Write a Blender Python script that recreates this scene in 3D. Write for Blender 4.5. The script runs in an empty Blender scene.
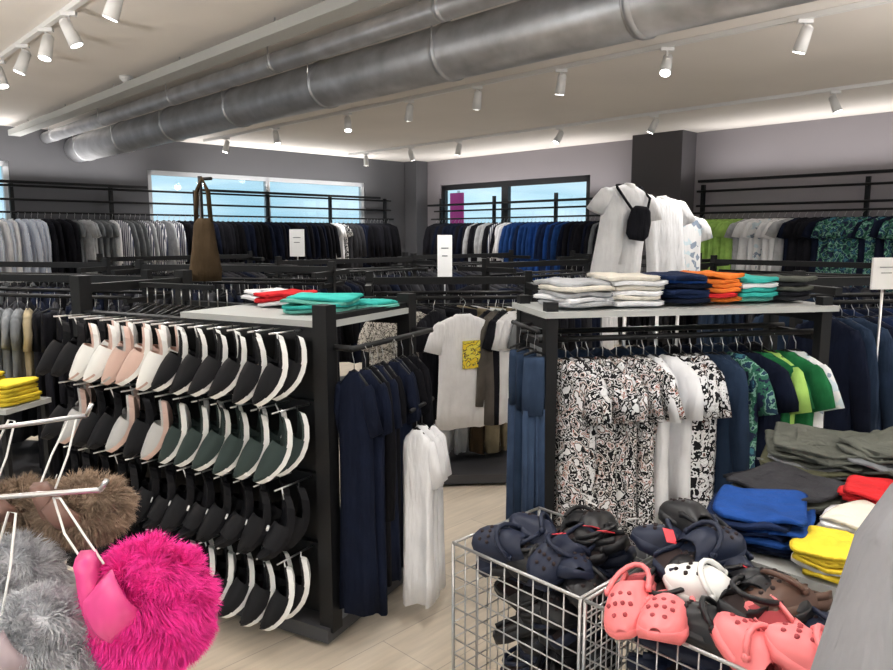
import bpy, math, random
from mathutils import Vector, Matrix
rnd = random.Random(7)
scene = bpy.context.scene
try:
    scene.view_settings.view_transform = 'Standard'
except Exception: pass

# ------------------------------------------------------------------ materials
MATS = {}
def newmat(name):
    m = bpy.data.materials.new(name); m.use_nodes = True
    nt = m.node_tree; bs = nt.nodes['Principled BSDF']
    MATS[name] = m
    return m, nt, bs
def L(nt, a, b): nt.links.new(a, b)
def plain(name, col, rough=.5, metal=0., emit=None, es=0., spec=.5):
    m, nt, bs = newmat(name)
    bs.inputs['Base Color'].default_value = (*col, 1)
    bs.inputs['Roughness'].default_value = rough
    bs.inputs['Metallic'].default_value = metal
    bs.inputs['Specular IOR Level'].default_value = spec
    if emit:
        bs.inputs['Emission Color'].default_value = (*emit, 1)
        bs.inputs['Emission Strength'].default_value = es
    return name
def folds(nt, bs, tc, st=.55):
    mp = nt.nodes.new('ShaderNodeMapping'); mp.inputs['Scale'].default_value = (1, 1, .22)
    n2 = nt.nodes.new('ShaderNodeTexNoise'); n2.inputs['Scale'].default_value = 22; n2.inputs['Detail'].default_value = 3
    L(nt, tc.outputs['Object'], mp.inputs['Vector']); L(nt, mp.outputs['Vector'], n2.inputs['Vector'])
    bp = nt.nodes.new('ShaderNodeBump'); bp.inputs['Strength'].default_value = st; bp.inputs['Distance'].default_value = .035
    L(nt, n2.outputs['Fac'], bp.inputs['Height']); L(nt, bp.outputs['Normal'], bs.inputs['Normal'])
def fabric(name, col, rough=.95, var=.25):
    m, nt, bs = newmat(name)
    tc = nt.nodes.new('ShaderNodeTexCoord')
    n = nt.nodes.new('ShaderNodeTexNoise'); n.inputs['Scale'].default_value = 9
    L(nt, tc.outputs['Object'], n.inputs['Vector'])
    r = nt.nodes.new('ShaderNodeValToRGB')
    r.color_ramp.elements[0].position = .3; r.color_ramp.elements[1].position = .7
    r.color_ramp.elements[0].color = (*[c*(1-var) for c in col], 1)
    r.color_ramp.elements[1].color = (*[min(1, c*(1+var*.5)) for c in col], 1)
    L(nt, n.outputs['Fac'], r.inputs['Fac']); L(nt, r.outputs['Color'], bs.inputs['Base Color'])
    folds(nt, bs, tc)
    bs.inputs['Roughness'].default_value = rough
    bs.inputs['Specular IOR Level'].default_value = .12
    return name
def pattern(name, stops, scale=25, kind='voronoi', stretch=(1, 1, 1)):
    m, nt, bs = newmat(name)
    tc = nt.nodes.new('ShaderNodeTexCoord'); mp = nt.nodes.new('ShaderNodeMapping')
    mp.inputs['Scale'].default_value = stretch
    L(nt, tc.outputs['Object'], mp.inputs['Vector'])
    if kind == 'voronoi':
        ns = nt.nodes.new('ShaderNodeTexNoise'); ns.inputs['Scale'].default_value = scale*.6
        L(nt, mp.outputs['Vector'], ns.inputs['Vector'])
        mix = nt.nodes.new('ShaderNodeMixRGB'); mix.inputs['Fac'].default_value = .04
        L(nt, mp.outputs['Vector'], mix.inputs['Color1']); L(nt, ns.outputs['Color'], mix.inputs['Color2'])
        t = nt.nodes.new('ShaderNodeTexVoronoi'); t.inputs['Scale'].default_value = scale
        L(nt, mix.outputs['Color'], t.inputs['Vector'])
        sp = nt.nodes.new('ShaderNodeSeparateColor'); L(nt, t.outputs['Color'], sp.inputs['Color']); out = sp.outputs[0]
    elif kind == 'noise':
        t = nt.nodes.new('ShaderNodeTexNoise'); t.inputs['Scale'].default_value = scale; t.inputs['Detail'].default_value = 3
        L(nt, mp.outputs['Vector'], t.inputs['Vector']); out = t.outputs['Fac']
    else:
        t = nt.nodes.new('ShaderNodeTexWave'); t.inputs['Scale'].default_value = scale; t.inputs['Distortion'].default_value = .6
        L(nt, mp.outputs['Vector'], t.inputs['Vector']); out = t.outputs['Fac']
    r = nt.nodes.new('ShaderNodeValToRGB'); r.color_ramp.interpolation = 'CONSTANT'
    els = r.color_ramp.elements
    els[0].position = stops[0][0]; els[0].color = (*stops[0][1], 1)
    els[1].position = stops[1][0]; els[1].color = (*stops[1][1], 1)
    for p, c in stops[2:]:
        e = els.new(p); e.color = (*c, 1)
    L(nt, out, r.inputs['Fac']); L(nt, r.outputs['Color'], bs.inputs['Base Color'])
    folds(nt, bs, tc, .4)
    bs.inputs['Roughness'].default_value = .9; bs.inputs['Specular IOR Level'].default_value = .15
    return name

fabric('black_cloth', (.005, .005, .007)); fabric('black2', (.011, .011, .015)); fabric('charcoal', (.035, .035, .04))
fabric('navy', (.006, .009, .022)); fabric('navy2', (.010, .02, .06)); fabric('blue', (.015, .055, .2)); fabric('royal', (.014, .06, .25))
fabric('white', (.84, .84, .86), var=.08); fabric('cream', (.7, .66, .58), var=.1); fabric('lgrey', (.45, .46, .48)); fabric('mgrey', (.17, .18, .19))
fabric('olive', (.09, .09, .055)); fabric('brown', (.06, .04, .022)); fabric('khaki', (.3, .25, .16)); fabric('taupe', (.1, .09, .08))
fabric('yellow', (.8, .6, .05)); fabric('red', (.6, .025, .03)); fabric('orange', (.85, .22, .04)); fabric('teal', (.05, .47, .42)); fabric('mint', (.18, .55, .46))
fabric('green', (.015, .13, .045)); fabric('lime', (.36, .58, .14)); fabric('denim', (.018, .032, .062)); fabric('denim2', (.032, .052, .095))
fabric('greygreen', (.10, .105, .09)); fabric('knit', (.27, .27, .29), var=.12)
W = (.76, .76, .77); K = (.01, .01, .012)
pattern('floral', [(0, W), (.36, K), (.43, W), (.455, (.3, .28, .26)), (.48, K), (.52, W), (.56, (.3, .07, .05)), (.575, (.6, .55, .5)), (.595, K), (.64, W)], 21, 'noise')
pattern('floral2', [(0, K), (.37, W), (.43, (.5, .5, .5)), (.45, W), (.49, K), (.555, W), (.59, (.25, .15, .12)), (.61, K), (.65, W)], 19, 'noise')
pattern('bwleaf', [(0, K), (.46, W), (.53, K), (.6, W)], 20, 'noise')
pattern('palm', [(0, (.015, .02, .05)), (.42, (.03, .12, .08)), (.5, (.2, .38, .3)), (.54, (.02, .05, .09)), (.62, (.05, .17, .22))], 15, 'noise')
pattern('paleflor', [(0, W), (.5, (.25, .3, .38)), (.62, (.6, .7, .75)), (.8, W)], 26)
pattern('leopard', [(0, (.6, .58, .53)), (.43, (.05, .045, .04)), (.48, (.55, .52, .48)), (.54, (.1, .09, .08)), (.59, (.6, .58, .53))], 28, 'noise')
pattern('stripe', [(0, (.7, .7, .73)), (.6, (.05, .06, .11))], 9, 'wave', (1, 1, .1))
pattern('bluestripe', [(0, (.62, .68, .8)), (.55, (.2, .26, .4)), (.7, (.75, .78, .85))], 12, 'wave', (1, 1, .1))
pattern('print', [(0, (.8, .6, .05)), (.47, (.05, .05, .05)), (.52, (.8, .7, .1))], 30, 'noise')
plain('blackmetal', (.009, .009, .010), .5, .2, spec=.35); plain('steel', (.6, .6, .61), .28, 1.); plain('wire', (.4, .4, .4), .35, .8)
plain('shelfgrey', (.42, .43, .42), .5); plain('basegrey', (.05, .05, .055), .5); plain('whiteplastic', (.78, .78, .78), .4)
plain('lamp_lens', (1, 1, 1), .5, 0, (1, .97, .92), 14.); plain('card', (.8, .8, .8), .6)
plain('rub_white', (.82, .82, .8), .5); plain('rub_black', (.005, .005, .007), .6, spec=.2); plain('rub_green', (.028, .043, .041), .7, spec=.2)
plain('rub_beige', (.6, .42, .36), .6); plain('rub_grey', (.45, .45, .45), .6); plain('rub_navy', (.010, .015, .035), .5, spec=.3)
plain('rub_blackg', (.006, .006, .008), .45, spec=.4)
plain('rub_pink', (.82, .20, .21), .45); plain('rub_brown', (.09, .045, .03), .5); plain('hole', (.02, .01, .01), .9); plain('hole_pink', (.35, .05, .06), .9)
plain('tag', (.75, .05, .07), .5); plain('frameblack', (.01, .01, .012), .4); plain('framewhite', (.6, .62, .65), .4)
plain('satin_pink', (.62, .05, .22), .4); plain('satin_mauve', (.3, .24, .26), .5); plain('satin_brown', (.17, .09, .07), .5)
plain('magenta', (.7, .03, .25), .6)
def furmat(name, c):
    m, nt, bs = newmat(name)
    g = nt.nodes.new('ShaderNodeTexCoord'); n = nt.nodes.new('ShaderNodeTexNoise'); n.inputs['Scale'].default_value = 45
    L(nt, g.outputs['Object'], n.inputs['Vector'])
    r = nt.nodes.new('ShaderNodeValToRGB')
    r.color_ramp.elements[0].position = .3; r.color_ramp.elements[1].position = .7
    r.color_ramp.elements[0].color = (*[x*.75 for x in c], 1); r.color_ramp.elements[1].color = (*[min(1, x*1.2) for x in c], 1)
    L(nt, n.outputs['Fac'], r.inputs['Fac']); L(nt, r.outputs['Color'], bs.inputs['Base Color'])
    bs.inputs['Roughness'].default_value = .7
furmat('fur_pink', (.95, .03, .34)); furmat('fur_grey', (.5, .51, .54)); furmat('fur_brown', (.28, .2, .14))

# glass
m, nt, bs = newmat('glass')
for n in list(nt.nodes):
    if n.type != 'OUTPUT_MATERIAL': nt.nodes.remove(n)
out = [n for n in nt.nodes if n.type == 'OUTPUT_MATERIAL'][0]
tr = nt.nodes.new('ShaderNodeBsdfTransparent'); tr.inputs['Color'].default_value = (.9, .97, 1, 1)
gl = nt.nodes.new('ShaderNodeBsdfGlossy'); gl.inputs['Roughness'].default_value = .02
mx = nt.nodes.new('ShaderNodeMixShader'); mx.inputs['Fac'].default_value = .06
L(nt, tr.outputs[0], mx.inputs[1]); L(nt, gl.outputs[0], mx.inputs[2]); L(nt, mx.outputs[0], out.inputs['Surface'])

def wallmat(name, col):
    m, nt, bs = newmat(name)
    tc = nt.nodes.new('ShaderNodeTexCoord'); n = nt.nodes.new('ShaderNodeTexNoise'); n.inputs['Scale'].default_value = 1.2
    L(nt, tc.outputs['Object'], n.inputs['Vector'])
    r = nt.nodes.new('ShaderNodeValToRGB')
    r.color_ramp.elements[0].color = (*[c*.92 for c in col], 1); r.color_ramp.elements[1].color = (*[c*1.06 for c in col], 1)
    L(nt, n.outputs['Fac'], r.inputs['Fac']); L(nt, r.outputs['Color'], bs.inputs['Base Color'])
    bs.inputs['Roughness'].default_value = .85
wallmat('wall_dark', (.10, .10, .11)); wallmat('wall_mauve', (.27, .25, .27)); wallmat('ceil', (.80, .76, .72)); wallmat('pillar', (.085, .08, .088))
wallmat('wall_light', (.7, .69, .68))
wallmat('pave', (.4, .4, .4))
# floor
m, nt, bs = newmat('floor_wood')
tc = nt.nodes.new('ShaderNodeTexCoord'); mp = nt.nodes.new('ShaderNodeMapping'); mp.inputs['Rotation'].default_value = (0, 0, math.radians(-46))
L(nt, tc.outputs['Object'], mp.inputs['Vector'])
br = nt.nodes.new('ShaderNodeTexBrick'); br.inputs['Scale'].default_value = 1.; br.inputs['Brick Width'].default_value = 1.2; br.inputs['Row Height'].default_value = .3
br.inputs['Mortar Size'].default_value = .002
br.inputs['Color1'].default_value = (.64, .56, .46, 1); br.inputs['Color2'].default_value = (.56, .49, .40, 1); br.inputs['Mortar'].default_value = (.38, .33, .28, 1)
L(nt, mp.outputs['Vector'], br.inputs['Vector'])
mp2 = nt.nodes.new('ShaderNodeMapping'); mp2.inputs['Scale'].default_value = (1.5, 14, 1); L(nt, mp.outputs['Vector'], mp2.inputs['Vector'])
ns = nt.nodes.new('ShaderNodeTexNoise'); ns.inputs['Scale'].default_value = 2.5; ns.inputs['Detail'].default_value = 6; L(nt, mp2.outputs['Vector'], ns.inputs['Vector'])
rr = nt.nodes.new('ShaderNodeValToRGB'); rr.color_ramp.elements[0].color = (.7, .7, .7, 1); rr.color_ramp.elements[1].color = (1.15, 1.13, 1.1, 1)
L(nt, ns.outputs['Fac'], rr.inputs['Fac'])
mm = nt.nodes.new('ShaderNodeMixRGB'); mm.blend_type = 'MULTIPLY'; mm.inputs['Fac'].default_value = 1
L(nt, br.outputs['Color'], mm.inputs['Color1']); L(nt, rr.outputs['Color'], mm.inputs['Color2']); L(nt, mm.outputs['Color'], bs.inputs['Base Color'])
bs.inputs['Roughness'].default_value = .45
# galvanised duct
m, nt, bs = newmat('galv')
tc = nt.nodes.new('ShaderNodeTexCoord'); n = nt.nodes.new('ShaderNodeTexNoise'); n.inputs['Scale'].default_value = 5; n.inputs['Detail'].default_value = 5
L(nt, tc.outputs['Object'], n.inputs['Vector'])
r = nt.nodes.new('ShaderNodeValToRGB'); r.color_ramp.elements[0].position = .3; r.color_ramp.elements[1].position = .7
r.color_ramp.elements[0].color = (.40, .41, .43, 1); r.color_ramp.elements[1].color = (.64, .65, .68, 1)
L(nt, n.outputs['Fac'], r.inputs['Fac']); L(nt, r.outputs['Color'], bs.inputs['Base Color'])
bs.inputs['Metallic'].default_value = .7; bs.inputs['Roughness'].default_value = .4

# ------------------------------------------------------------------ mesh builder
class B:
    def __init__(s): s.v = []; s.f = []; s.m = []; s.ml = []; s.sm = []
    def mi(s, name):
        if name not in s.ml: s.ml.append(name)
        return s.ml.index(name)
    def add(s, vs, fs, mat, smooth=False, M=None):
        o = len(s.v)
        if M is not None: vs = [M @ Vector(v) for v in vs]
        s.v += [tuple(v) for v in vs]
        k = s.mi(mat)
        for f in fs:
            s.f.append(tuple(i+o for i in f)); s.m.append(k); s.sm.append(smooth)
    def obj(s, name, parent=None):
        me = bpy.data.meshes.new(name); me.from_pydata(s.v, [], s.f)
        for n in s.ml: me.materials.append(MATS[n])
        me.polygons.foreach_set('material_index', s.m); me.polygons.foreach_set('use_smooth', s.sm)
        me.update()
        o = bpy.data.objects.new(name, me); scene.collection.objects.link(o)
        if parent: o.parent = parent
        return o
def box(b, c, sz, mat, M=None):
    x, y, z = c; a, d, e = sz[0]/2, sz[1]/2, sz[2]/2
    vs = [(x+i*a, y+j*d, z+k*e) for i in (-1, 1) for j in (-1, 1) for k in (-1, 1)]
    fs = [(0, 1, 3, 2), (4, 6, 7, 5), (0, 4, 5, 1), (2, 3, 7, 6), (0, 2, 6, 4), (1, 5, 7, 3)]
    b.add(vs, fs, mat, False, M)
def rings(b, rs, mat, M=None, c0=True, c1=True, smooth=True, closed=True):
    n = len(rs[0]); vs = [p for r in rs for p in r]; fs = []
    for k in range(len(rs)-1):
        for i in range(n if closed else n-1):
            j = (i+1) % n
            fs.append((k*n+i, k*n+j, (k+1)*n+j, (k+1)*n+i))
    if closed and c0: fs.append(tuple(range(n-1, -1, -1)))
    if closed and c1: fs.append(tuple((len(rs)-1)*n+i for i in range(n)))
    b.add(vs, fs, mat, smooth, M)
def cyl(b, p0, p1, r, mat, n=10, r2=None, M=None, caps=True):
    p0 = Vector(p0); p1 = Vector(p1); d = (p1-p0).normalized()
    u = d.orthogonal().normalized(); w = d.cross(u); r2 = r if r2 is None else r2
    rs = []
    for p, q in ((p0, r), (p1, r2)):
        rs.append([p+u*q*math.cos(2*math.pi*i/n)+w*q*math.sin(2*math.pi*i/n) for i in range(n)])
    rings(b, rs, mat, M, caps, caps)
def tube(b, pts, r, mat, n=5, M=None):
    pts = [Vector(p) for p in pts]; rs = []; u = None
    for i, p in enumerate(pts):
        d = (pts[min(i+1, len(pts)-1)]-pts[max(i-1, 0)]).normalized()
        if u is None: u = d.orthogonal().normalized()
        u = (u-d*u.dot(d)).normalized(); w = d.cross(u)
        rs.append([p+u*r*math.cos(2*math.pi*k/n)+w*r*math.sin(2*math.pi*k/n) for k in range(n)])
    rings(b, rs, mat, M)
def MX(x, y, z, yaw=0, pitch=0, roll=0, s=1):
    return Matrix.Translation((x, y, z)) @ Matrix.Rotation(yaw, 4, 'Z') @ Matrix.Rotation(pitch, 4, 'X') @ Matrix.Rotation(roll, 4, 'Y') @ Matrix.Scale(s, 4)

# ------------------------------------------------------------------ garments
def garment(b, M, kind, mat, Ln=.7, thick=1., hanger='blackmetal', wave=1., n=24, ws=1., sang=None):
    if ws != 1.: M = M @ Matrix.Diagonal((ws, 1, 1, 1))
    ph = rnd.uniform(0, 6.28); ph2 = rnd.uniform(0, 6.28); kf = rnd.uniform(3, 5)
    def ring(hw, ht, z, t, cx=0.):
        pts = []
        for i in range(n):
            a = 2*math.pi*i/n; c = math.cos(a); s_ = math.sin(a)
            x = hw*math.copysign(abs(c)**.75, c); y = ht*math.copysign(abs(s_)**.8, s_)
            y += wave*t*(.014*math.sin(kf*x/.2*1.6+ph)+.010*math.sin(x/.2*9+ph2))
            y += wave*t*.008*math.sin(4*a+ph2)
            pts.append((x+cx, y, z+(.008*math.sin(x*22+ph) if t > .95 else 0)))
        return pts
    if kind in ('tee', 'long', 'jacket', 'tank', 'dress'):
        prof = [(0, .06, .012), (.018, .085, .02), (.035, .13, .024), (.062, .185, .028), (.1, .205, .03), (.2, .2, .034), (.4, .195, .036), (.65, .2, .038), (.85, .21, .036), (1, .215, .034)]
        if kind == 'jacket': prof = [(t, h*1.08, k*1.5) for t, h, k in prof]
        if kind == 'tank': prof = [(0, .05, .012), (.03, .09, .02), (.12, .12, .024), (.25, .17, .03), (.5, .16, .03), (.8, .18, .034), (1, .19, .032)]
        if kind == 'dress': prof = [(t, h*(.8+.5*t), k) for t, h, k in prof]
        rings(b, [ring(h, k*thick, .02-t*Ln, t) for t, h, k in prof], mat, M)
        if kind in ('tee', 'long', 'jacket', 'dress'):
            sl = .2 if kind in ('tee', 'dress') else .56
            an = math.radians(rnd.uniform(8, 24) if kind != 'long' and kind != 'jacket' else rnd.uniform(4, 11))
            if sang is not None: an = sang
            for sd in (-1, 1):
                rs = []
                steps = [(0, .05, .02), (.12, .068, .026), (.5, .072, .026), (1, .078 if sl < .3 else .05, .024)]
                for t, hw, ht in steps:
                    px = sd*(.15*1+math.sin(an)*sl*t+.03*min(1, t*3)); pz = -.035-math.cos(an)*sl*t
                    if kind == 'jacket': px += sd*.015
                    dx = math.cos(an*.9); dz = sd*math.sin(an*.9)
                    rg = []
                    for i in range(10):
                        a = 2*math.pi*i/10
                        rg.append((px+dx*hw*math.cos(a), ht*thick*math.sin(a)+.01*math.sin(ph+t*5)*wave*t, pz+dz*hw*math.cos(a)*.8))
                    rs.append(rg)
                rings(b, rs, mat, M)
    elif kind == 'trousers':
        rings(b, [ring(.165, .02, .0, 0), ring(.17, .025, -.03, 0), ring(.18, .03, -.14, .2), ring(.175, .034, -.24, .4)], mat, M)
        for sd in (-1, 1):
            rings(b, [ring(.088, .026, -.22, .2, sd*.085), ring(.085, .03, -.22-(Ln-.22)*.5, .6, sd*.092), ring(.075, .03, -Ln, 1, sd*.1)], mat, M)
    if hanger:
        hk = [(0, 0, .02), (0, 0, .06), (.012, 0, .075), (.02, 0, .09), (.014, 0, .106), (0, 0, .112), (-.013, 0, .104)]
        tube(b, hk, .0022, 'steel', 4, M)
        if kind != 'trousers':
            tube(b, [(-.18, 0, -.035), (-.06, 0, .012), (0, 0, .026), (.06, 0, .012), (.18, 0, -.035)], .006, hanger, 5, M)
        else:
            tube(b, [(-.17, 0, .012), (0, 0, .026), (.17, 0, .012)], .006, hanger, 5, M)

def rail_clothes(b, p0, p1, z, specs, spacing=.06, yaw=.0, jit=.12, wave=1., thick=1., ws=1.):
    p0 = Vector((*p0, 0)); p1 = Vector((*p1, 0)); d = p1-p0; Lh = d.length; ang = math.atan2(d.y, d.x)
    tot = sum(s[0] for s in specs); s = spacing*.5
    while s < Lh-spacing*.4:
        f = s/Lh*tot; acc = 0
        for sp in specs:
            acc += sp[0]
            if f <= acc: break
        p = p0+d*(s/Lh)
        kind = sp[2]; ln = sp[3]*rnd.uniform(.92, 1.07)
        garment(b, MX(p.x, p.y, z-.108, ang+math.pi/2+yaw+rnd.uniform(-jit, jit), 0, rnd.uniform(-.03, .03)), kind, rnd.choice(sp[1]), ln, thick, 'blackmetal', wave, ws=ws)
        s += spacing*rnd.uniform(.8, 1.2)

def fold(b, M, w, d, h, mat, rum=0., rp=0.):
    """one folded garment: soft slab with rounded edges; rum = rumple height shared by a whole stack"""
    ph = rnd.uniform(0, 6); rs = []
    for (z, ins) in ((0, .012), (h*.25, 0), (h*.5, .004), (h*.75, 0), (h, .01), (h*1.02, .04), (h*1.02, .075)):
        pts = []; hw = w/2-ins; hd = d/2-ins; N = 40
        for i in range(N):
            a = 2*math.pi*i/N; c = math.cos(a); s_ = math.sin(a)
            x = hw*math.copysign(abs(c)**.34, c); y = hd*math.copysign(abs(s_)**.34, s_)
            k = .006*math.sin(3*a+ph)+.004*math.sin(7*a+ph*2)+.35*rum*math.sin(5*a+ph)
            x *= (1+k*4); y *= (1+k*3)
            wz = rum*(math.sin(26*x+rp)*math.cos(21*y+rp*2)+.5*math.sin(55*x+40*y+rp))+rum
            pts.append((x, y, z+.005*math.sin(6*x/w+ph)+.004*math.sin(2*a+ph)+wz))
        rs.append(pts)
    rings(b, rs, mat, M)
def stack(b, x, y, z, w, d, items, yaw, h=.022, mess=.01, rum=0.):
    rp = rnd.uniform(0, 6)
    for k, mname in enumerate(items):
        M = MX(x+rnd.uniform(-mess, mess), y+rnd.uniform(-mess, mess), z+.009+k*h*1.05, yaw+rnd.uniform(-.08, .08)*(mess/.01))
        fold(b, M, w*rnd.uniform(.93, 1.04), d*rnd.uniform(.93, 1.04), h, mname, rum*min(1, (k+1)/4), rp)

# ------------------------------------------------------------------ room frame
C = Vector((-.64, 15.0, 0)); A = Vector((.722, .692, 0)).normalized(); Bv = Vector((.692, -.722, 0)).normalized()
H = 3.1; PM = 15.; QM = 17.
def R(p, q, z=0.): return C-A*p+Bv*q+Vector((0, 0, z))
aA = math.atan2(A.y, A.x); aB = math.atan2(Bv.y, Bv.x)
def slab(name, z0, z1, mat, ext=.0):
    b = B(); q = [R(-ext, -ext), R(PM+ext, -ext), R(PM+ext, QM+ext), R(-ext, QM+ext)]
    vs = [(v.x, v.y, z0) for v in q]+[(v.x, v.y, z1) for v in q]
    b.add(vs, [(0, 1, 2, 3), (7, 6, 5, 4), (0, 4, 5, 1), (1, 5, 6, 2), (2, 6, 7, 3), (3, 7, 4, 0)], mat); return b.obj(name)
slab('floor', -.1, 0, 'floor_wood', .2)
slab('ceiling', H, H+.15, 'ceil', .2)
def wall(name, o, d, outn, length, mat, ops):
    b = B(); d = Vector(d); outn = Vector(outn); th = .2
    def blk(s0, s1, z0, z1):
        if s1-s0 < .001 or z1-z0 < .001: return
        vs = []
        for s in (s0, s1):
            for t in (0, th):
                for z in (z0, z1):
                    v = o+d*s+outn*t; vs.append((v.x, v.y, z))
        b.add(vs, [(0, 1, 3, 2), (4, 6, 7, 5), (0, 4, 5, 1), (2, 3, 7, 6), (0, 2, 6, 4), (1, 5, 7, 3)], mat)
    s = 0
    for (a0, a1, z0, z1) in sorted(ops):
        blk(s, a0, 0, H); blk(a0, a1, 0, z0); blk(a0, a1, z1, H); s = a1
    blk(s, length, 0, H)
    b.obj(name)
WA = [(1.28, 5.44, 1.1, 2.64), (7.3, 10.2, 1.1, 2.64)]
WB = [(.74, 4.29, 1.1, 2.62)]
wall('wall_back_left', R(0, 0), -A, -Bv, PM, 'wall_dark', WA)
wall('wall_back_right', R(0, 0), Bv, A, QM, 'wall_mauve', WB)
wall('wall_front_left', R(PM, 0), Bv, -A, QM, 'wall_light', [(2, 7, .3, 2.8), (8, 15.5, .3, 2.8)])
wall('wall_front_right', R(0, QM), -A, Bv, PM, 'wall_light', [(2, 7, .3, 2.8), (8, 14, .3, 2.8)])
wn = 0
def window(o, d, n, s0, s1, z0, z1, mulls, mat, fw=.07):
    global wn; wn += 1
    b = B(); ang = math.atan2(d.y, d.x)
    p = o+d*((s0+s1)/2)+n*.08; M = MX(p.x, p.y, 0, ang); w = s1-s0
    box(b, (0, 0, z0+fw/2), (w, .08, fw), mat, M); box(b, (0, 0, z1-fw/2), (w, .08, fw), mat, M)
    for sx in (-1, 1): box(b, (sx*(w/2-fw/2), 0, (z0+z1)/2), (fw, .08, z1-z0), mat, M)
    for mu, mw in mulls: box(b, (mu*w, 0, (z0+z1)/2), (mw, .08, z1-z0), mat, M)
    box(b, (0, 0, (z0+z1)/2), (w-fw, .01, z1-z0-fw), 'glass', M)
    b.obj('window_%d' % wn)
window(R(0, 0), -A, -Bv, 1.28, 5.44, 1.1, 2.64, [(0, .08)], 'framewhite')
window(R(0, 0), -A, -Bv, 7.3, 10.2, 1.1, 2.64, [(0, .08)], 'framewhite')
window(R(0, 0), Bv, A, .74, 4.29, 1.1, 2.62, [(-.03, .16)], 'frameblack', .1)
b = B(); p = R(.2, 5.7); box(b, (0, 0, H/2), (.8, .4, H), 'pillar', MX(p.x, p.y, 0, aB)); b.obj('wall_column')
b = B(); p = R(.15, .2); box(b, (0, 0, H/2), (.35, .3, H), 'wall_dark', MX(p.x, p.y, 0, aB)); b.obj('corner_column')
for nm, o, d, n, ln in (('baseboard_back_left', R(0, 0), -A, Bv, PM), ('baseboard_back_right', R(0, 0), Bv, -A, QM)):
    b = B(); p = o+d*(ln/2)+n*.01; box(b, (0, 0, .05), (ln, .02, .1), 'basegrey', MX(p.x, p.y, 0, math.atan2(d.y, d.x))); b.obj(nm)
b = B(); b.add([(-60, -60, -.12), (60, -60, -.12), (60, 60, -.12), (-60, 60, -.12)], [(0, 1, 2, 3)], 'pave'); b.obj('ground_outside')
b = B(); p = R(-1.2, .0); M = MX(p.x, p.y, 0, aB)
box(b, (0, 0, 1.9), (.4, .03, 1.3), 'magenta', M); cyl(b, (0, .05, -.12), (0, .05, 2.6), .03, 'steel', M=M); b.obj('banner_flag')

# ------------------------------------------------------------------ ceiling services
def duct(name, p, z, r, q0=0.02, q1=16.8, fl=1.5):
    b = B(); N = 28
    cyl(b, R(p, q0, z), R(p, q1, z), r, 'galv', N)
    q = q0+.4
    while q < q1:
        cyl(b, R(p, q-.02, z), R(p, q+.02, z), r*1.05, 'galv', N)
        cyl(b, R(p, q-.035, z), R(p, q-.02, z), r*1.0+.004, 'steel', N)
        for s in (-1, 1): cyl(b, R(p+s*r*1.0, q, z), R(p+s*r*1.0, q, H), .006, 'steel', 5)
        q += fl
    b.obj(name)
duct('ventilation_duct', 6.42, 2.86, .18, fl=1.45)
duct('ventilation_duct', 6.82, 2.985, .075, fl=1.9)
b = B(); p = R(7.23, 8.3, 2.97); M = MX(p.x, p.y, p.z, aB)
box(b, (0, 0, 0), (16.4, .14, .012), 'shelfgrey', M)
for s in (-1, 1): box(b, (0, s*.07, .03), (16.4, .008, .07), 'shelfgrey', M)
for k in range(-5, 6): cyl(b, (k*1.5, 0, 0), (k*1.5, 0, .128), .006, 'steel', 5, M=M)
b.obj('cable_tray')
def track(p, q0, q1):
    b = B(); c = R(p, (q0+q1)/2, H-.02); box(b, (0, 0, 0), (q1-q0, .035, .035), 'whiteplastic', MX(c.x, c.y, c.z, aB)); b.obj('lighting_track')
def spot(p, q, yaw, tilt, power, on=True):
    o = R(p, q, H-.037); b = B()
    box(b, (0, 0, -.012), (.1, .03, .025), 'whiteplastic')
    cyl(b, (0, 0, -.02), (0, 0, -.09), .008, 'whiteplastic', 8)
    box(b, (0, 0, -.09), (.03, .05, .02), 'whiteplastic')
    M = MX(0, 0, -.12, yaw, tilt)
    cyl(b, (0, 0, .07), (0, 0, -.09), .036, 'whiteplastic', 16, .045, M)
    cyl(b, (0, 0, .085), (0, 0, .07), .02, 'whiteplastic', 16, .036, M)
    cyl(b, (0, 0, -.089), (0, 0, -.0925), .038, 'lamp_lens' if on else 'whiteplastic', 16, M=M)
    ob = b.obj('track_spotlight'); ob.location = o
    if on:
        ld = bpy.data.lights.new('spot_lamp', 'SPOT'); ld.energy = power; ld.spot_size = math.radians(150); ld.spot_blend = 1.; ld.shadow_soft_size = .07
        ld.color = (1, .975, .94)
        lo = bpy.data.objects.new('lamp', ld); scene.collection.objects.link(lo); lo.parent = ob
        lo.matrix_local = M @ Matrix.Translation((0, 0, -.11))
PW = 90
track(4.74, .5, 15); track(2.02, .5, 15); track(8.31, 1.5, 15); track(11.2, 3, 15)
for i, q in enumerate((1.2, 2.6, 4.2, 5.3, 6.3, 7.3, 8.3, 9.3, 11, 13)): spot(4.74, q, rnd.uniform(0, 6.28), rnd.uniform(.2, .65), PW)
for i, q in enumerate((1.0, 2.2, 3.3, 5.2, 6.6, 8.6, 10.6, 13)): spot(2.02, q, rnd.uniform(0, 6.28), rnd.uniform(.2, .65), PW)
for i, q in enumerate((4.3, 5.0, 5.6, 6.1, 6.9, 8.2, 9.8, 11.6, 13.4)): spot(8.31, q, rnd.uniform(0, 6.28), rnd.uniform(.2, .5), PW*.8)
for i, q in enumerate((5, 7.5, 9.8, 11.6, 13.4)): spot(11.2, q, rnd.uniform(0, 6.28), rnd.uniform(.1, .3), PW*.8)
def arealight(parent, M, sx, sy, e):
    ld = bpy.data.lights.new('fill_uplight', 'AREA'); ld.shape = 'RECTANGLE'; ld.size = sx; ld.size_y = sy; ld.energy = e; ld.color = (1, .96, .92)  # added upward fill light, not one of the store's own lamps
    lo = bpy.data.objects.new('lamp', ld); scene.collection.objects.link(lo); lo.parent = parent; lo.matrix_local = M @ Matrix.Rotation(math.pi, 4, 'X')
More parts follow.
